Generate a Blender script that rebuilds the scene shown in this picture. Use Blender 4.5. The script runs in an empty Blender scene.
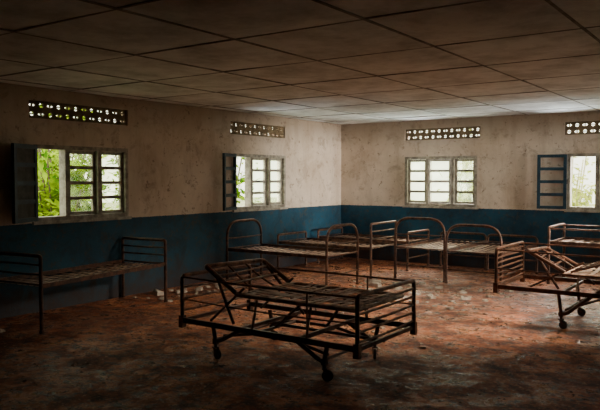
import bpy, bmesh, math, random
from mathutils import Vector, Matrix
random.seed(7)
C = bpy.context.scene.collection
XL, YB, H = -7.16, 11.55, 2.67

# ---------------------------------------------------------------- materials
def nt(name):
    m = bpy.data.materials.new(name); m.use_nodes = True
    t = m.node_tree; t.nodes.clear()
    o = t.nodes.new('ShaderNodeOutputMaterial')
    return m, t, o
def noise(t, co, scale, detail=5, rough=0.6, dist=0.0):
    n = t.nodes.new('ShaderNodeTexNoise'); n.inputs['Scale'].default_value = scale
    n.inputs['Detail'].default_value = detail; n.inputs['Roughness'].default_value = rough
    n.inputs['Distortion'].default_value = dist
    t.links.new(co, n.inputs['Vector']); return n.outputs['Fac']
def ramp(t, fac, stops):
    r = t.nodes.new('ShaderNodeValToRGB'); e = r.color_ramp.elements
    e[0].position, e[0].color = stops[0][0], (*stops[0][1], 1)
    e[1].position, e[1].color = stops[-1][0], (*stops[-1][1], 1)
    for p, c in stops[1:-1]:
        x = e.new(p); x.color = (*c, 1)
    t.links.new(fac, r.inputs['Fac']); return r.outputs['Color']
def mix(t, fac, a, b, mode='MIX'):
    m = t.nodes.new('ShaderNodeMix'); m.data_type = 'RGBA'; m.blend_type = mode
    for s, v in ((m.inputs['Factor'], fac), (m.inputs['A'], a), (m.inputs['B'], b)):
        if isinstance(v, (int, float)): s.default_value = v
        elif isinstance(v, tuple): s.default_value = (*v, 1)
        else: t.links.new(v, s)
    return m.outputs['Result']
def math_(t, op, a, b=None, clamp=False):
    m = t.nodes.new('ShaderNodeMath'); m.operation = op; m.use_clamp = clamp
    for i, v in enumerate((a, b)):
        if v is None: continue
        if isinstance(v, (int, float)): m.inputs[i].default_value = v
        else: t.links.new(v, m.inputs[i])
    return m.outputs[0]
def pbsdf(t, o, col, rough=0.7, metal=0.0, bump=None, bs=0.3, bd=0.02, spec=0.5):
    b = t.nodes.new('ShaderNodeBsdfPrincipled')
    if isinstance(col, tuple): b.inputs['Base Color'].default_value = (*col, 1)
    else: t.links.new(col, b.inputs['Base Color'])
    if isinstance(rough, (int, float)): b.inputs['Roughness'].default_value = rough
    else: t.links.new(rough, b.inputs['Roughness'])
    b.inputs['Metallic'].default_value = metal
    b.inputs['Specular IOR Level'].default_value = spec
    if bump is not None:
        n = t.nodes.new('ShaderNodeBump'); n.inputs['Strength'].default_value = bs
        n.inputs['Distance'].default_value = bd
        t.links.new(bump, n.inputs['Height']); t.links.new(n.outputs[0], b.inputs['Normal'])
    t.links.new(b.outputs[0], o.inputs['Surface'])
def wpos(t): return t.nodes.new('ShaderNodeNewGeometry').outputs['Position']
def opos(t): return t.nodes.new('ShaderNodeTexCoord').outputs['Object']

def mat_wall():
    m, t, o = nt('painted_plaster'); p = wpos(t)
    sep = t.nodes.new('ShaderNodeSeparateXYZ'); t.links.new(p, sep.inputs[0]); z = sep.outputs['Z']
    mp = t.nodes.new('ShaderNodeMapping'); mp.inputs['Scale'].default_value = (5, 5, 1.0); t.links.new(p, mp.inputs['Vector'])
    drip = noise(t, mp.outputs[0], 1.0, 6, .65)
    big = noise(t, p, 1.2, 6, .65, .4); fine = noise(t, p, 9, 8, .78); med = noise(t, p, 3.2, 8, .74, .5)
    up = ramp(t, big, [(.3, (.44, .34, .245)), (.5, (.58, .485, .385)), (.72, (.69, .595, .49))])
    up = mix(t, math_(t, 'MULTIPLY', ramp(t, drip, [(.5, (0,0,0)), (.76, (1,1,1))]), .35), up, (.20, .125, .07))
    up = mix(t, math_(t, 'MULTIPLY', ramp(t, med, [(.53, (0,0,0)), (.66, (1,1,1))]), .5), up, (.17, .11, .065))
    up = mix(t, ramp(t, fine, [(.58, (0,0,0)), (.63, (.75,.75,.75))]), up, (.18, .12, .08))
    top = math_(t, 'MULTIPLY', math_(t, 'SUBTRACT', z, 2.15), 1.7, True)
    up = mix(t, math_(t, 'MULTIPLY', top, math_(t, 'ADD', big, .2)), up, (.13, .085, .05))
    lo = ramp(t, big, [(.3, (.002, .025, .048)), (.55, (.004, .056, .098)), (.75, (.008, .082, .132))])
    lo = mix(t, ramp(t, fine, [(.53, (0,0,0)), (.61, (.8,.8,.8))]), lo, (.05, .044, .038))
    lo = mix(t, math_(t, 'MULTIPLY', ramp(t, med, [(.50, (0,0,0)), (.62, (1,1,1))]), .55), lo, (.008, .015, .021))
    low = math_(t, 'MULTIPLY', math_(t, 'SUBTRACT', math_(t, 'MULTIPLY', med, .95), z), 2.4, True)
    lo = mix(t, math_(t, 'MULTIPLY', low, .65), lo, (.055, .024, .013))
    e = math_(t, 'ADD', z, math_(t, 'MULTIPLY', math_(t, 'SUBTRACT', fine, .5), .03))
    f = math_(t, 'GREATER_THAN', e, 1.06)
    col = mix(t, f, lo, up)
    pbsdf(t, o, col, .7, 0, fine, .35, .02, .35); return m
def mat_floor():
    m, t, o = nt('damp_earth_floor'); p = wpos(t)
    big = noise(t, p, .7, 6, .65, .5); mid = noise(t, p, 2.6, 9, .75, .3); fine = noise(t, p, 7, 9, .85); grit = noise(t, p, 24, 6, .8)
    a = ramp(t, mid, [(.36, (.075, .017, .005)), (.46, (.30, .078, .023)), (.55, (.55, .18, .060)), (.66, (.78, .36, .165))])
    a = mix(t, ramp(t, big, [(.46, (0,0,0)), (.60, (.55,.55,.55))]), a, (.10, .027, .010))
    a = mix(t, ramp(t, fine, [(.49, (0,0,0)), (.555, (.9,.9,.9))]), a, (.032, .010, .004))
    a = mix(t, ramp(t, grit, [(.56, (0,0,0)), (.63, (.8,.8,.8))]), a, (.62, .34, .19))
    wet = math_(t, 'ADD', math_(t, 'MULTIPLY', mid, .6), math_(t, 'MULTIPLY', fine, .4))
    r = ramp(t, wet, [(.48, (.75,.75,.75)), (.55, (.22,.22,.22))])
    h = math_(t, 'ADD', math_(t, 'ADD', mid, math_(t, 'MULTIPLY', fine, .5)), math_(t, 'MULTIPLY', grit, .14))
    pbsdf(t, o, a, r, 0, h, .45, .06, .6); return m
def mat_simple(name, c1, c2, scale=5, rough=.7, metal=0, spec=.5, bs=.3, s0=.4, s1=.62, obj=True):
    m, t, o = nt(name); p = opos(t) if obj else wpos(t)
    f = noise(t, p, scale, 6, .7)
    pbsdf(t, o, ramp(t, f, [(s0, c1), (s1, c2)]), rough, metal, f, bs, .005, spec); return m
M_wall = mat_wall(); M_floor = mat_floor()
M_absorb = mat_simple('bounce_absorbing_plaster', (.018,.015,.012), (.036,.03,.024), 1.5, .9)  # out-of-view walls coloured this dark to soak up bounced light
M_ceil = mat_simple('ceiling_board', (.42,.44,.44), (.74,.77,.78), 1.9, .85, 0, .2, .2, .32, .58, False)
M_batten = mat_simple('ceiling_joint', (.13,.125,.12), (.30,.295,.285), 4, .85, 0, .2, .2, .4, .6, False)
M_gap = mat_simple('ceiling_void', (.04,.036,.032), (.07,.062,.055), 4, .95)
M_rust = mat_simple('rusty_brown_steel', (.030,.013,.008), (.13,.056,.03), 11, .42, .3)
M_orange = mat_simple('dull_brown_steel', (.034,.015,.009), (.16,.075,.042), 9, .45, .3)
M_rust2 = mat_simple('rusty_worn_steel', (.045,.02,.012), (.28,.14,.08), 10, .4, .3)
M_slat = mat_simple('dusty_steel_slat', (.13,.065,.04), (.48,.32,.22), 7, .5, .15)
M_rubber = mat_simple('old_rubber', (.015,.012,.01), (.06,.045,.035), 14, .7)
M_frame = mat_simple('weathered_cream_paint', (.16,.14,.11), (.40,.37,.30), 8, .6)
M_blueframe = mat_simple('weathered_blue_paint', (.003,.02,.036), (.010,.048,.075), 8, .5)
M_board = mat_simple('dark_shutter_board', (.02,.022,.022), (.05,.055,.05), 8, .7)
M_block = mat_simple('vent_concrete', (.10,.07,.035), (.20,.145,.08), 8, .9)
M_chip = mat_simple('plaster_chip', (.36,.29,.22), (.66,.58,.50), 8, .9)
M_flake = mat_simple('dirt_flake', (.07,.03,.017), (.42,.27,.18), 2, .85, 0, .3, .3, .4, .62, False)
def mat_pane():
    m, t, o = nt('milky_glass_pane'); p = wpos(t)
    tr = t.nodes.new('ShaderNodeBsdfTransparent'); tr.inputs[0].default_value = (.94, .97, .88, 1)
    tl = t.nodes.new('ShaderNodeBsdfTranslucent'); tl.inputs[0].default_value = (.8, .85, .72, 1)
    s = t.nodes.new('ShaderNodeMixShader')
    t.links.new(ramp(t, noise(t, p, 4, 5, .6), [(.42, (.02,.02,.02)), (.7, (.12,.12,.12))]), s.inputs[0])
    t.links.new(tr.outputs[0], s.inputs[1]); t.links.new(tl.outputs[0], s.inputs[2])
    t.links.new(s.outputs[0], o.inputs[0]); return m
def mat_leaf(name, c1, c2):
    m, t, o = nt(name); f = noise(t, wpos(t), 3.0, 3)
    c = ramp(t, f, [(.35, c1), (.65, c2)])
    d = t.nodes.new('ShaderNodeBsdfDiffuse'); tl = t.nodes.new('ShaderNodeBsdfTranslucent')
    t.links.new(c, d.inputs[0]); t.links.new(c, tl.inputs[0])
    s = t.nodes.new('ShaderNodeMixShader'); s.inputs[0].default_value = .5
    t.links.new(d.outputs[0], s.inputs[1]); t.links.new(tl.outputs[0], s.inputs[2])
    t.links.new(s.outputs[0], o.inputs[0]); return m
M_pane = mat_pane()
M_leaf = mat_leaf('green_leaf', (.03,.12,.003), (.36,.50,.012))
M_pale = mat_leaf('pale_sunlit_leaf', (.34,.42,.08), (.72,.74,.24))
M_stem = mat_simple('bark', (.05,.035,.02), (.15,.11,.07), 9, .9)
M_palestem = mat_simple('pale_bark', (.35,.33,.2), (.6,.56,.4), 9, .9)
M_grass = mat_simple('sunlit_grass', (.20,.24,.12), (.42,.42,.28), 1.5, .95, 0, .2, .3, .35, .65, False)

# ---------------------------------------------------------------- mesh helpers
def finish(name, bm, mats, parent=None, smooth=False, **props):
    bmesh.ops.recalc_face_normals(bm, faces=bm.faces)
    me = bpy.data.meshes.new(name); bm.to_mesh(me); bm.free()
    for m in (mats if isinstance(mats, (list, tuple)) else [mats]): me.materials.append(m)
    if smooth:
        for p in me.polygons: p.use_smooth = True
        try: me.set_sharp_from_angle(angle=math.radians(40))
        except Exception: pass
    ob = bpy.data.objects.new(name, me); C.objects.link(ob)
    if parent: ob.parent = parent
    for k, v in props.items(): ob[k] = v
    return ob
def empty(name, loc, rot=0, **props):
    e = bpy.data.objects.new(name, None); e.empty_display_size = .1
    e.location = loc; e.rotation_euler = (0, 0, rot); C.objects.link(e)
    for k, v in props.items(): e[k] = v
    return e
def fillet(pts, r, n=5):
    pts = [Vector(p) for p in pts]; out = [pts[0]]
    for i in range(1, len(pts) - 1):
        p, a, b = pts[i], (pts[i-1] - pts[i]), (pts[i+1] - pts[i])
        rr = min(r, a.length * .49, b.length * .49)
        A, B = p + a.normalized() * rr, p + b.normalized() * rr
        for k in range(n + 1):
            s = k / n; out.append((1-s)**2 * A + 2*s*(1-s) * p + s*s * B)
    out.append(pts[-1]); return out
def tube(bm, pts, r, n=8, mat=0):
    pts = [Vector(p) for p in pts]; rings = []; up = None
    for i, p in enumerate(pts):
        d = (pts[min(i+1, len(pts)-1)] - pts[max(i-1, 0)]).normalized()
        if up is None:
            up = Vector((0, 0, 1)) if abs(d.z) < .9 else Vector((1, 0, 0))
        s = d.cross(up).normalized(); up = s.cross(d).normalized()
        rings.append([bm.verts.new(p + (s * math.cos(k*2*math.pi/n) + up * math.sin(k*2*math.pi/n)) * r) for k in range(n)])
    fs = []
    for a, b in zip(rings, rings[1:]):
        for k in range(n): fs.append(bm.faces.new((a[k], a[(k+1) % n], b[(k+1) % n], b[k])))
    fs.append(bm.faces.new(rings[0][::-1])); fs.append(bm.faces.new(rings[-1]))
    for f in fs: f.material_index = mat
def bent(a, b, amp, n=5):
    """slightly bent bar between two points"""
    a, b = Vector(a), Vector(b); o = Vector((random.uniform(-1,1), random.uniform(-1,1), random.uniform(-1,.3))) * amp
    return [a.lerp(b, k/n) + o * math.sin(math.pi*k/n) for k in range(n+1)]
def box(bm, lo, hi, mat=0, M=None):
    vs = [Vector((x, y, z)) for z in (lo[2], hi[2]) for y in (lo[1], hi[1]) for x in (lo[0], hi[0])]
    if M: vs = [M @ v for v in vs]
    v = [bm.verts.new(p) for p in vs]
    for q in ((0,2,3,1), (4,5,7,6), (0,1,5,4), (2,6,7,3), (0,4,6,2), (1,3,7,5)):
        f = bm.faces.new([v[i] for i in q]); f.material_index = mat
def strip(bm, a, b, w, th, sag=0, side=Vector((0, 1, 0)), seg=6, mat=0):
    a, b = Vector(a), Vector(b); prev = None
    for i in range(seg + 1):
        s = i / seg; p = a.lerp(b, s) + Vector((0, 0, -sag * 4 * s * (1 - s)))
        n = (b - a).cross(side).normalized()
        r = [bm.verts.new(p + side * (w/2) * i1 + n * th/2 * i2) for i1, i2 in ((-1,-1), (1,-1), (1,1), (-1,1))]
        if prev:
            for k in range(4): bm.faces.new((prev[k], prev[(k+1) % 4], r[(k+1) % 4], r[k])).material_index = mat
        else: bm.faces.new(r)
        prev = r
    bm.faces.new(prev[::-1])

# ---------------------------------------------------------------- room shell
def wall(name, P, u0, u1, holes, mat, t=.2, label=None, cat='wall'):
    us = sorted({u0, u1} | {h[0] for h in holes} | {h[1] for h in holes})
    zs = sorted({0, H + .12} | {h[2] for h in holes} | {h[3] for h in holes})
    bm = bmesh.new(); V = {}
    def v(i, j, d):
        k = (i, j, d)
        if k not in V: V[k] = bm.verts.new(P(us[i], zs[j], t if d else 0))
        return V[k]
    def solid(i, j):
        if i < 0 or j < 0 or i >= len(us)-1 or j >= len(zs)-1: return False
        cu, cz = (us[i]+us[i+1])/2, (zs[j]+zs[j+1])/2
        return not any(h[0] < cu < h[1] and h[2] < cz < h[3] for h in holes)
    for i in range(len(us)-1):
        for j in range(len(zs)-1):
            if not solid(i, j): continue
            bm.faces.new((v(i,j,0), v(i+1,j,0), v(i+1,j+1,0), v(i,j+1,0)))
            bm.faces.new((v(i,j,1), v(i,j+1,1), v(i+1,j+1,1), v(i+1,j,1)))
            if not solid(i-1, j): bm.faces.new((v(i,j,0), v(i,j+1,0), v(i,j+1,1), v(i,j,1)))
            if not solid(i+1, j): bm.faces.new((v(i+1,j,0), v(i+1,j,1), v(i+1,j+1,1), v(i+1,j+1,0)))
            if not solid(i, j-1): bm.faces.new((v(i,j,0), v(i,j,1), v(i+1,j,1), v(i+1,j,0)))
            if not solid(i, j+1): bm.faces.new((v(i,j+1,0), v(i+1,j+1,0), v(i+1,j+1,1), v(i,j+1,1)))
    return finish(name, bm, mat, kind='structure', category=cat, label=label or 'stained cream plaster wall with blue painted lower band')
WZ0, WZ1, VZ0, VZ1, WW = 1.08, 2.0, 2.31, 2.52, 1.42
Lw, Bw = [4.66, 8.25], [-5.74, -2.79]
Lv, Bv = [4.61, 8.18], [-5.74, -2.84]
VW = 1.47
wall('wall_left', lambda u, z, d: (XL-d, u, z), -2, YB+.2, [(y, y+WW, WZ0, WZ1) for y in Lw] + [(y, y+VW, VZ0, VZ1) for y in Lv], M_wall)
wall('wall_back', lambda u, z, d: (u, YB+d, z), XL, 3, [(x, x+WW, WZ0, WZ1) for x in Bw] + [(x, x+VW, VZ0, VZ1) for x in Bv], M_wall)
wall('wall_right', lambda u, z, d: (3+d, u, z), -2, YB+.2, [(8.6, 9.9, 0, 2.15)], M_absorb, label='unseen plaster wall darkened to absorb bounce light, with an open doorway')
wall('wall_front', lambda u, z, d: (u, -2-d, z), XL-.2, 3.2, [], M_absorb, label='unseen plaster wall darkened to absorb bounce light')
bm = bmesh.new(); box(bm, (XL-.2, -2.2, -.15), (3.2, YB+.2, 0))
finish('floor', bm, M_floor, kind='structure', category='floor', label='dirty reddish-brown floor, damp and uneven')
bm = bmesh.new(); box(bm, (XL-.2, -2.2, H+.06), (3.2, YB+.2, H+.16), 2)
S = 1.15
gx = [-1.15 + S*k for k in range(-5, 4)]; gx = [XL] + [x for x in gx if XL+.1 < x < 2.9] + [3.0]
gy = [XX for XX in [4.0 + S*k for k in range(-5, 7)] if -1.9 < XX < YB-.1]; gy = [-2.0] + gy + [YB]
for i in range(len(gx)-1):
    for j in range(len(gy)-1):
        x0, x1, y0, y1 = gx[i]+.0035, gx[i+1]-.0035, gy[j]+.0035, gy[j+1]-.0035
        c = [random.uniform(-.007, .003) for _ in range(4)]; sag = random.uniform(.0, .034); g = []
        for a in range(5):
            for b in range(5):
                s, u = a/4, b/4
                z = (c[0]*(1-s)*(1-u)+c[1]*s*(1-u)+c[2]*s*u+c[3]*(1-s)*u) - sag*16*s*(1-s)*u*(1-u)
                g.append(bm.verts.new((x0+(x1-x0)*s, y0+(y1-y0)*u, H+.012+z)))
        for a in range(4):
            for b in range(4): bm.faces.new((g[a*5+b], g[a*5+b+1], g[(a+1)*5+b+1], g[(a+1)*5+b]))
for x in gx[1:-1]: box(bm, (x-.012, -2, H+.004), (x+.012, YB, H+.03), 1)
for y in gy[1:-1]: box(bm, (XL, y-.011, H+.005), (3, y+.011, H+.03), 1)
finish('ceiling', bm, [M_ceil, M_batten, M_gap], kind='structure', category='ceiling', label='sagging off-white ceiling boards with thin joints')

# vents
def vent(name, loc, rot):
    bm = bmesh.new(); rows, cols = 2, 12
    sx, sz = VW/cols, (VZ1-VZ0)/rows
    for r in range(rows):
        for c in range(cols):
            cx, cz = (c+.5)*sx, (r+.5)*sz
            L = []
            for d in (.03, .06):
                sq = [bm.verts.new((cx+a*sx/2, d, cz+b*sz/2)) for a, b in ((-1,-1), (1,-1), (1,1), (-1,1))]
                di = [bm.verts.new((cx+a*sx*.38, d, cz+b*sz*.31)) for a, b in ((0,-1), (1,0), (0,1), (-1,0))]
                for k in range(4):
                    bm.faces.new((sq[k], sq[(k+1) % 4], di[k])); bm.faces.new((sq[k], di[k], di[(k-1) % 4]))
                L.append(di)
            for k in range(4): bm.faces.new((L[0][k], L[0][(k+1) % 4], L[1][(k+1) % 4], L[1][k]))
            if (c + r) % 2: box(bm, (cx-.009, .032, cz-sz*.36), (cx+.009, .058, cz+sz*.36))
            else: box(bm, (cx-sx*.4, .032, cz-.008), (cx+sx*.4, .058, cz+.008))
    ob = finish(name, bm, M_block, kind='structure', category='vent', label='pierced concrete ventilation block strip above a window')
    ob.location = loc; ob.rotation_euler = (0, 0, rot)
vent('trim_1', (XL, Lv[0], VZ0), math.pi/2); vent('trim_2', (XL, Lv[1], VZ0), math.pi/2)
vent('trim_3', (Bv[0], YB, VZ0), 0); vent('trim_4', (Bv[1], YB, VZ0), 0)

# windows
def window(name, loc, rot, angles, leafmat=None, leafpane=M_pane):
    bm = bmesh.new(); h = WZ1-WZ0; f = .05
    box(bm, (0, .0, 0), (WW, .13, f)); box(bm, (0, .0, h-f), (WW, .13, h))
    box(bm, (0, .0, f), (f, .13, h-f)); box(bm, (WW-f, .0, f), (WW, .13, h-f))
    xs = [f, WW/3-.01, WW*2/3+.005, WW-f]
    for x in xs[1:3]: box(bm, (x-.03, .0, f), (x+.03, .13, h-f))
    box(bm, (-.03, -.03, -.035), (WW+.03, .0, 0))
    win = finish(name, bm, M_frame, kind='structure', category='window', label='weathered wooden casement window with four-pane sashes')
    win.location = loc; win.rotation_euler = (0, 0, rot)
    for i, a in enumerate(angles):
        x0 = xs[i] + (.03 if i else 0); x1 = xs[i+1] - (.03 if i < 2 else 0); w = x1-x0-.006
        hh = h-2*f-.006; s = .042; t = .038
        big = a > 90
        if big: w = .46; hh = h - .02; s = .05
        bm = bmesh.new()
        box(bm, (0, 0, 0), (s, t, hh)); box(bm, (w-s, 0, 0), (w, t, hh))
        for k in range(5):
            z = k*(hh-s)/4; box(bm, (s, .003, z), (w-s, t-.003, z+s))
        lm = leafmat if (big and leafmat) else M_frame
        sa = finish('sash', bm, lm, win, label='open sash swung back against the wall' if big else 'sash with four stacked panes')
        if not big or leafpane:
            bm = bmesh.new()
            for k in range(4):
                z = k*(hh-s)/4+s; box(bm, (s, t/2-.002, z), (w-s, t/2+.002, z+(hh-s)/4-s))
            finish('window_pane', bm, leafpane if big else M_pane, sa)
        if a:
            bm = bmesh.new()
            tube(bm, [(-.006, .0, hh/2-.04), (-.006, .0, hh/2+.04)], .008)
            finish('hinge', bm, M_rust, sa)
            if big: sa.location = (.0, -.02, .01); sa.rotation_euler = (0, 0, -math.radians(a))
            else: sa.location = (x1-.003, .034, f+.003); sa.rotation_euler = (0, 0, math.pi+math.radians(a))
        else: sa.location = (x0+.003, .05, f+.003)
    return win
window('window_1', (XL, Lw[0], WZ0), math.pi/2, (155, 0, 0), M_blueframe, M_board)
window('window_2', (XL, Lw[1], WZ0), math.pi/2, (163, 0, 0), M_blueframe, None)
window('window_3', (Bw[0], YB, WZ0), 0, (0, 28, 0))
window('window_4', (Bw[1], YB, WZ0), 0, (172, 0, 0), M_blueframe, None)

# ---------------------------------------------------------------- beds
foot = []
def iron_bed(x0, y0, L, W, rot, Hh, style, label, sag=.03, mat=None, group='iron ward beds', zd=.5, ends=(None, None)):
    mat = mat or M_orange
    R = Matrix.Rotation(rot, 4, 'Z'); c = Vector((x0, y0, 0)) + R @ Vector((L/2, W/2, 0))
    foot.append((c.copy(), rot, L/2+.06, W/2+.06))
    e = empty('iron_bed', c, rot, label=label, category='bed', group=group)
    l, w = L/2, W/2
    for sx, nm in ((-1, 'headboard'), (1, 'footboard')):
        bm = bmesh.new(); x = sx*l
        hgt = ends[0 if sx < 0 else 1] or Hh
        lowend = hgt < Hh
        rr = (.26 if not lowend else .08) if style == 'arch' else .035
        tube(bm, fillet([(x, -w, 0), (x, -w, hgt), (x, w, hgt), (x, w, 0)], rr, 9), .02, 10)
        zz = [zd, .22, hgt-.26] if style == 'arch' else [zd, zd+(hgt-zd)*.36, zd+(hgt-zd)*.68]
        if style == 'low': zz = [zd]
        if lowend: zz = [zd, .22]
        for z in zz: tube(bm, bent((x, -w, z), (x, w, z), .008), .011, 8)
        for y in (-w, w): tube(bm, [(x, y, 0.0), (x, y, .03)], .025, 10)
        finish(nm, bm, mat, e, True)
    for sy in (-1, 1):
        bm = bmesh.new(); y = sy*w
        box(bm, (-l+.015, y-.004, zd-.035), (l-.015, y+.004, zd+.012))
        box(bm, (-l+.015, min(y, y-sy*.035), zd-.035), (l-.015, max(y, y-sy*.035), zd-.029))
        finish('side_rail', bm, mat, e)
    if style == 'low':
        for sy in (-1, 1):
            bm = bmesh.new(); tube(bm, [(-l, sy*w, Hh-.02), (l, sy*w, Hh-.02)], .014, 8); finish('top_rail', bm, mat, e, True)
    bm = bmesh.new()
    for k in range(1, 8):
        y = -w + W*k/8
        strip(bm, (-l+.02, y, zd-.02), (l-.02, y, zd-.02), .045, .004, sag, Vector((0,1,0)), 8)
    for k in range(1, 13):
        x = -l + L*k/13; s = sag*4*(k/13)*(1-k/13)
        strip(bm, (x, -w+.01, zd-.014-s*.8), (x, w-.01, zd-.014-s*.8), .045, .004, s*.25, Vector((1,0,0)), 4)
    finish('slat_base', bm, M_slat, e)
    return e

def castor(e, x, y, ztop, ang):
    bm = bmesh.new(); r = .046
    M = Matrix.Translation((x, y, 0)) @ Matrix.Rotation(ang, 4, 'Z')
    tube(bm, [M @ Vector((0, 0, ztop)), M @ Vector((0, 0, r*2+.01))], .014, 8)
    for s in (-.02, .02):
        strip(bm, M @ Vector((.0, s, r*2+.01)), M @ Vector((.025, s, r)), .03, .004, 0, (M.to_3x3() @ Vector((1,0,0))), 2)
    box(bm, (-.02, -.024, r*2+.004), (.02, .024, r*2+.014), 0, M)
    ca = finish('castor', bm, M_rust, e, True)
    bm = bmesh.new(); prof = [(-.012, r*.45), (-.013, r*.9), (-.008, r), (.008, r), (.013, r*.9), (.012, r*.45)]
    rings = []
    for k in range(20):
        a = k*2*math.pi/20
        rings.append([bm.verts.new(M @ Vector((.025+q*math.cos(a), p, r+q*math.sin(a)))) for p, q in prof])
    for k in range(20):
        A, B = rings[k], rings[(k+1) % 20]
        for j in range(5): bm.faces.new((A[j], B[j], B[j+1], A[j+1]))
    bm.faces.new([q[0] for q in rings]); bm.faces.new([q[-1] for q in rings][::-1])
    finish('wheel', bm, M_rubber, ca, True)

def hospital_bed(x0, y0, L, W, rot, z0, z1, legx, label, hinge=.52, tilt=(.36, .36), bars=3, backw=1.0, xbars=4, knee=None, deck=.18, endmat=None):
    R = Matrix.Rotation(rot, 4, 'Z'); c = Vector((x0, y0, 0)) + R @ Vector((L/2, W/2, 0))
    foot.append((c.copy(), rot, L/2+.06, W/2+.06))
    e = empty('hospital_bed', c, rot, label=label, category='bed', group='wheeled hospital beds')
    l, w = L/2, W/2; em = endmat or M_rust2
    for sx, nm in ((-1, 'headboard'), (1, 'footboard')):
        bm = bmesh.new(); x = sx*l
        tube(bm, fillet([(x, -w, z0-.03), (x, -w, z1), (x, w, z1), (x, w, z0-.03)], .04, 4), .018, 10)
        nb = bars if sx < 0 else bars+2
        for i in range(nb):
            q = z1-(z1-z0)*(i+1)/(nb+1); tube(bm, bent((x, -w, q), (x, w, q), .012), .011, 8)
        for y in (-w, w): box(bm, (x-.024, y-.024, z0-.05), (x+.024, y+.024, z0+.06))
        finish(nm, bm, em, e, True)
    bm = bmesh.new(); zf = z0
    for y in (-w, w): box(bm, (-l, y-.013, zf-.005), (l, y+.013, zf+.04))
    for x in (-l+.0, -.25, .35, l): box(bm, (x-.012, -w, zf), (x+.012, w, zf+.03))
    finish('bed_frame', bm, M_rust, e)
    for sy in (-1, 1):
        bm = bmesh.new(); y = sy*w
        for q, r in ((z1-.012, .009), (z0+(z1-z0)*.5, .007)):
            tube(bm, bent((-l, y, q), (l, y, q), .018, 8), r, 8)
        tube(bm, [(l*.5, y, z0), (l*.5, y, z1-.012)], .007, 8)
        finish('side_rail', bm, em, e, True)
    bm = bmesh.new(); zd = z0+deck; xs = -l+hinge; wd = w-.07
    tube(bm, fillet([(xs, -wd, zd), (l-.06, -wd, zd), (l-.06, wd, zd), (xs, wd, zd)], .04, 3), .016, 8)
    tube(bm, [(xs, -wd, zd), (xs, wd, zd)], .014, 8)
    for x in (-.1, .45):
        for y in (-wd, wd): tube(bm, [(x, y, zd), (x, y*w/wd, z0+.03)], .011, 6)
    for k in range(1, 15):
        y = -wd + 2*wd*k/15; j = random.uniform(0, .06)
        strip(bm, (xs, y+random.uniform(-.018,.018), zd+.008), (l-.06, y+random.uniform(-.018,.018), zd+.008), .046, .004, j, Vector((0,1,0)), 6)
    for k in range(1, 13):
        x = xs + (l-.06-xs)*k/13; strip(bm, (x, -wd, zd+.012), (x+random.uniform(-.07,.07), wd, zd+.012), .042, .004, random.uniform(0,.045), Vector((1,0,0)), 4)
    finish('slat_base', bm, M_slat, e, True)
    bm = bmesh.new(); dx, dz = tilt; T = (xs-.01-dx, zd+dz); wb = (wd-.02)*backw
    tube(bm, fillet([(xs-.01, -wb, zd+.01), (T[0], -wb, T[1]), (T[0]+.03, wb, T[1]-.02), (xs-.01, wb, zd+.01)], .02, 3), .022, 8)
    for k in range(1, xbars+1):
        s = k/(xbars+1); tube(bm, bent((xs-dx*s, -wb, zd+dz*s), (xs-dx*(s+.08), wb, zd+dz*(s+.05)), .03), .010, 6)
    tube(bm, bent((xs, -wb*.4, zd), (T[0], -wb*.3, T[1]), .03), .010, 6)
    tube(bm, bent((xs, wb*.4, zd), (T[0], wb*.3, T[1]), .03), .010, 6)
    finish('backrest', bm, em, e, True)
    for i, y in enumerate((-wb+.03, wb-.03)):
        bm = bmesh.new(); tube(bm, [(xs-dx*.8, y, zd+dz*.8), (xs-dx*.2+.25*i, y, z0+.02)], .014, 6); tube(bm, [(xs-dx*.95, y, z0+.02), (xs+.05, y, zd+.06)], .012, 6)
        finish('backrest_strut', bm, M_rust, e, True)
    if knee:
        k0, k1, k2, kz = knee
        bm = bmesh.new()
        for y in (-wb, -wb*.33, wb*.33, wb): tube(bm, [(-l+k0, y, zd+.02), (-l+k1, y, zd+kz), (-l+k2, y, zd+.02)], .014, 6)
        for q in (.35, .7, 1):
            tube(bm, bent((-l+k0+(k1-k0)*q, -wb, zd+.02+(kz-.02)*q), (-l+k0+(k1-k0)*q, wb, zd+.02+(kz-.02)*q), .03), .010, 6)
            tube(bm, bent((-l+k2+(k1-k2)*q*.9, -wb, zd+.02+(kz-.02)*q*.9), (-l+k2+(k1-k2)*q*.9, wb, zd+.02+(kz-.02)*q*.9), .03), .010, 6)
        finish('knee_rest', bm, M_rust, e, True)
    bm = bmesh.new()
    for y in (-w+.16, w-.16):
        tube(bm, [(-l+legx[0]+.02, y, .19), (-l+legx[0]+.35, y, z0-.05), (-l+legx[1]-.35, y, z0-.05), (-l+legx[1]-.02, y, .19)], .014, 6)
    tube(bm, [(-l+legx[0]+.35, -w+.16, z0-.05), (-l+legx[0]+.35, w-.16, z0-.05)], .014, 6)
    tube(bm, [(-l+legx[1]-.35, -w+.16, z0-.05), (-l+legx[1]-.35, w-.16, z0-.05)], .014, 6)
    tube(bm, [(-l+legx[0]+.35, 0, z0-.05), (-l+legx[0]+.75, 0, zd)], .014, 6)
    tube(bm, [(-l+legx[1]-.35, .1, z0-.05), (-l+legx[1]-.1, .1, zd)], .014, 6)
    tube(bm, [(-l+legx[0]+.35, .05, z0-.03), (l-.05, .05, z0-.03)], .014, 6)
    finish('linkage', bm, M_rust, e, True)
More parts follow.
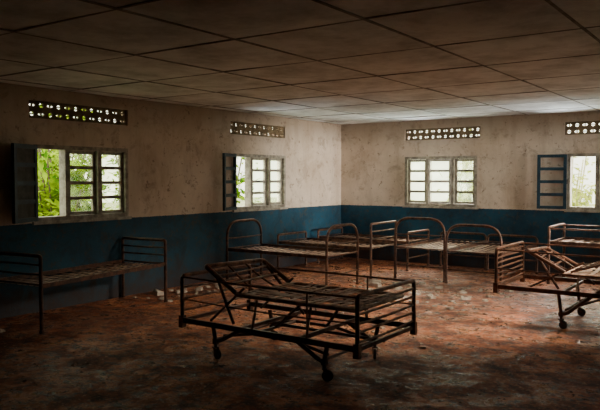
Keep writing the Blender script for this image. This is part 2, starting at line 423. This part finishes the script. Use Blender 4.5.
    for i, lx in enumerate(legx):
        x = -l+lx; sg = -1 if lx < L/2 else 1
        for y in (-w+.07, w-.07):
            bm = bmesh.new()
            tube(bm, fillet([(x-sg*.30, y, z0+.0), (x-sg*.06, y, .17), (x, y, .155), (x+sg*.03, y, z0)], .03, 3), .019, 8)
            box(bm, (x-.022, y-.018, .13), (x+.022, y+.018, .18))
            finish('leg', bm, M_rust, e, True)
            castor(e, x, y, .14, random.uniform(-1.2, 1.2))
        bm = bmesh.new(); tube(bm, [(x, -w+.07, .17), (x, w-.07, .17)], .013, 8)
        finish('cross_brace', bm, M_rust, e, True)
    return e

hospital_bed(-4.35, 4.30, 1.83, .96, 0, .30, .72, (.34, 1.49), 'rusty wheeled hospital bed with slatted base and raised backrest', hinge=.58, tilt=(.36, .22), deck=.29, xbars=2)
hospital_bed(-2.50, 7.30, 1.90, .96, 0, .38, .82, (.68, 1.60), 'rusty wheeled hospital bed beside bare iron beds, tilted backrest', hinge=.70, tilt=(.40, .22), bars=7, backw=.8, xbars=2, knee=(.75, 1.05, 1.5, .12), deck=.2, endmat=M_rust)
iron_bed(-2.76, 10.40, 1.9, .9, 0, .86, 'low', 'iron bed with flat square frame standing below the window', zd=.64)
iron_bed(-6.13, 4.05, 2.0, .72, math.radians(97.8), .80, 'rect', 'low brown iron bed with slatted base beside the blue wall', mat=M_rust)
iron_bed(-6.95, 7.85, 1.85, .85, 0, .92, 'arch', 'iron bed with tall rounded tube ends, bare slats')
iron_bed(-6.98, 9.2, 1.83, .85, 0, .88, 'rect', 'iron bed with square tube ends, bare slats', ends=(.62, None))
iron_bed(-6.98, 10.45, 1.85, .85, 0, .90, 'rect', 'low iron bed tucked into the room corner', ends=(.62, .66))
iron_bed(-4.10, 9.62, 1.8, .84, math.pi/2, .97, 'arch', 'iron bed with rounded tube ends against the plaster wall', ends=(None, .62))
iron_bed(-3.20, 9.55, 1.8, .84, math.pi/2, .90, 'arch', 'brown iron bed with broad rounded end, bare slats', ends=(None, .62))

# ---------------------------------------------------------------- debris
frag = [(-5.0, 9.0, .14), (-4.8, 8.7, .10), (-4.65, 9.1, .08), (-4.7, 8.35, .07), (-6.9, 6.35, .15), (-6.75, 6.65, .10), (-6.7, 6.95, .08),
        (-6.55, 3.85, .06), (-3.6, 7.3, .03), (-5.4, 6.2, .04), (-3.8, 8.4, .06), (-2.9, 8.9, .05), (-5.6, 7.1, .04)]
def scat(n, xa, xb, ya, yb, smax=.08):
    k = 0
    while k < n:
        x, y = random.uniform(xa, xb), random.uniform(ya, yb); s = random.uniform(.02, smax)
        if all((x-q[0])**2+(y-q[1])**2 > (s*1.4+q[2]*1.4)**2 for q in frag): frag.append((x, y, s)); k += 1
scat(30, -6.98, -6.3, 6.0, 7.6); scat(52, -5.3, -3.0, 7.6, 9.4); scat(16, -4.4, -2.4, 5.0, 7.4, .05)
def chip(x, y, s, th=.008):
    bm = bmesh.new(); n = random.randint(5, 8); a0 = random.random()*6
    P = [(math.cos(a0+k*2*math.pi/n)*s*random.uniform(.6, 1.2), math.sin(a0+k*2*math.pi/n)*s*random.uniform(.45, 1)) for k in range(n)]
    t = [bm.verts.new((a*.92, b*.92, th+random.uniform(0, s*.4))) for a, b in P]; b_ = [bm.verts.new((a, b, 0)) for a, b in P]
    bm.faces.new(t); bm.faces.new(b_[::-1])
    for k in range(n): bm.faces.new((b_[k], b_[(k+1) % n], t[(k+1) % n], t[k]))
    ob = finish('plaster_fragment', bm, M_chip, category='debris', label='pale broken plaster fragment lying on the dirty floor', group='plaster fragments on the floor')
    ob.location = (x, y, 0)
for f in frag: chip(*f)
def under_bed(x, y):
    for c, rot, l, w in foot:
        p = Matrix.Rotation(-rot, 3, 'Z') @ (Vector((x, y, 0)) - c)
        if abs(p.x) < l and abs(p.y) < w: return True
    return False
bm = bmesh.new()
for _ in range(3500):
    x = random.uniform(-7.0, -.5); y = random.uniform(2.6, 11.3); s = random.uniform(.004, .022); a = random.random()*6
    if any((x-q[0])**2+(y-q[1])**2 < (q[2]*1.4)**2 for q in frag) or under_bed(x, y): continue
    v = [bm.verts.new((x+math.cos(a+k*2.1)*s, y+math.sin(a+k*2.1)*s, .001)) for k in range(3)]; tp = bm.verts.new((x, y, s*.6))
    bm.faces.new(v)
    for k in range(3): bm.faces.new((v[k], v[(k+1) % 3], tp))
finish('dirt_crumbs', bm, M_flake, kind='stuff', category='debris', label='small crumbs of dirt scattered over the floor')

# ---------------------------------------------------------------- outdoors
bm = bmesh.new()
for lo, hi in (((-40, -20, -.3), (XL-.2, 50, -.2)), ((XL-.2, YB+.2, -.3), (30, 50, -.2))): box(bm, lo, hi)
finish('ground', bm, M_grass, kind='structure', category='ground', label='sunlit grass outside the building')
def shrub_mesh(seed, nleaf, leaf=None):
    rnd = random.Random(seed); bm = bmesh.new(); tips = []
    for k in range(16):
        a = rnd.random()*6.28; lean = rnd.uniform(.1, .7); h = rnd.uniform(1.6, 3.2)
        p0 = Vector((math.cos(a)*.1, math.sin(a)*.1, 0)); p1 = p0 + Vector((math.cos(a)*lean*.5, math.sin(a)*lean*.5, h*.5)); p2 = Vector((math.cos(a)*lean*1.4, math.sin(a)*lean*1.4, h))
        path = fillet([p0, p1, p2], .8, 6); tube(bm, path, rnd.uniform(.008, .022), 5, 1); tips += path[2:]
    for _ in range(nleaf):
        p = rnd.choice(tips) + Vector([rnd.gauss(0, .2) for _ in range(3)])
        if p.z < .1: continue
        d = Vector((rnd.gauss(0, 1), rnd.gauss(0, 1), rnd.gauss(0, .7))).normalized(); s = d.cross(Vector((rnd.gauss(0,.4), rnd.gauss(0,.4), 1))).normalized()
        L = rnd.uniform(.12, .34); w = L*rnd.uniform(.18, .30); q = p + d*L*.5 + Vector((0, 0, .01))
        v = [bm.verts.new(x) for x in (p, q + s*w, p + d*L - Vector((0, 0, .02)), q - s*w)]; bm.faces.new(v)
    me = bpy.data.meshes.new('shrub'); bm.to_mesh(me); bm.free(); me.materials.append(leaf or M_leaf); me.materials.append(M_palestem if leaf else M_stem); return me
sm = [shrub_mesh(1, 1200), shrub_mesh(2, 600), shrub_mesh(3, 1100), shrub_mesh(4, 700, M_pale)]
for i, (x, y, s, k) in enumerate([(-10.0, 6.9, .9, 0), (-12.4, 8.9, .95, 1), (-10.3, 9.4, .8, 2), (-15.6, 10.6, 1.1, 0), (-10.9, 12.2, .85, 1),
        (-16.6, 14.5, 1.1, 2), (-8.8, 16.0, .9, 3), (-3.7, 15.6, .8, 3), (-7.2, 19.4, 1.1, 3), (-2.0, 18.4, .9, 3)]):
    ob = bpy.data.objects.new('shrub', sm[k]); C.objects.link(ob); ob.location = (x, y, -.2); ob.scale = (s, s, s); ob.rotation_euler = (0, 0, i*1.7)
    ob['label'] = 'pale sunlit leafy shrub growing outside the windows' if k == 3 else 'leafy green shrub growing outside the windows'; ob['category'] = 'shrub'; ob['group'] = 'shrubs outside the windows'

# ---------------------------------------------------------------- light
w = bpy.data.worlds.new('World'); bpy.context.scene.world = w; w.use_nodes = True
bg = w.node_tree.nodes['Background']; bg.inputs[0].default_value = (1.0, 1.0, .78, 1); bg.inputs[1].default_value = 4.2
sun = bpy.data.lights.new('sun', 'SUN'); sun.energy = 9; sun.angle = .03; sun.color = (1, .94, .8)
so = bpy.data.objects.new('sun', sun); C.objects.link(so)
so.rotation_euler = Vector((-.5, .45, -.9)).to_track_quat('-Z', 'Y').to_euler()
def aim(o, loc, tgt):
    o.location = loc; o.rotation_euler = (Vector(tgt)-Vector(loc)).to_track_quat('-Z', 'Z').to_euler()
def area(loc, tgt, sx, sy, e, col=(1, .93, .84), spread=180):
    l = bpy.data.lights.new('sky_ground_light', 'AREA'); l.shape = 'RECTANGLE'; l.size, l.size_y = sx, sy; l.energy = e; l.color = col; l.spread = math.radians(spread)  # area lamps added outside the openings: sky light above, ground bounce below
    o = bpy.data.objects.new('sky_ground_light', l); C.objects.link(o); aim(o, loc, tgt)
area((XL-1.3, 8.95, 2.75), (XL, 9.1, 1.5), 1.5, 1.1, 120, spread=105)
area((XL-.9, 8.95, .35), (XL, 9.3, 1.35), 1.4, .6, 50, col=(.94,.97,1), spread=110)
for x in Bw:
    area((x+.7, YB+1.3, 2.75), (x+.7, YB, 1.4), 1.5, 1.1, 240, spread=105); area((x+.7, YB+.9, .35), (x+.6, YB, 1.25), 1.4, .6, 130, col=(.94,.97,1), spread=112)
area((4.3, 9.25, 1.4), (-7.1, 10.9, 1.5), 1.3, 1.4, 40, spread=26)
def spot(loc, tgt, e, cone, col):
    sp = bpy.data.lights.new('added_fill_spot', 'SPOT'); sp.energy = e; sp.color = col; sp.spot_size = math.radians(cone); sp.spot_blend = 1.0; sp.shadow_soft_size = .35  # added spot out of view, no lamp hangs there; brightens floor and walls
    o = bpy.data.objects.new('added_fill_spot', sp); C.objects.link(o); aim(o, loc, tgt)
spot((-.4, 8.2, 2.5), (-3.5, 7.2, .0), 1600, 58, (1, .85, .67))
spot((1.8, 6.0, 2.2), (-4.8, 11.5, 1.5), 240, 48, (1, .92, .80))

cam = bpy.data.cameras.new('camera'); cam.lens = 40.2; cam.sensor_width = 36; cam.clip_end = 200
co = bpy.data.objects.new('camera', cam); C.objects.link(co); co.location = (0, 0, 1.6)
co.rotation_euler = (math.radians(87.7), 0, math.radians(35.3)); bpy.context.scene.camera = co
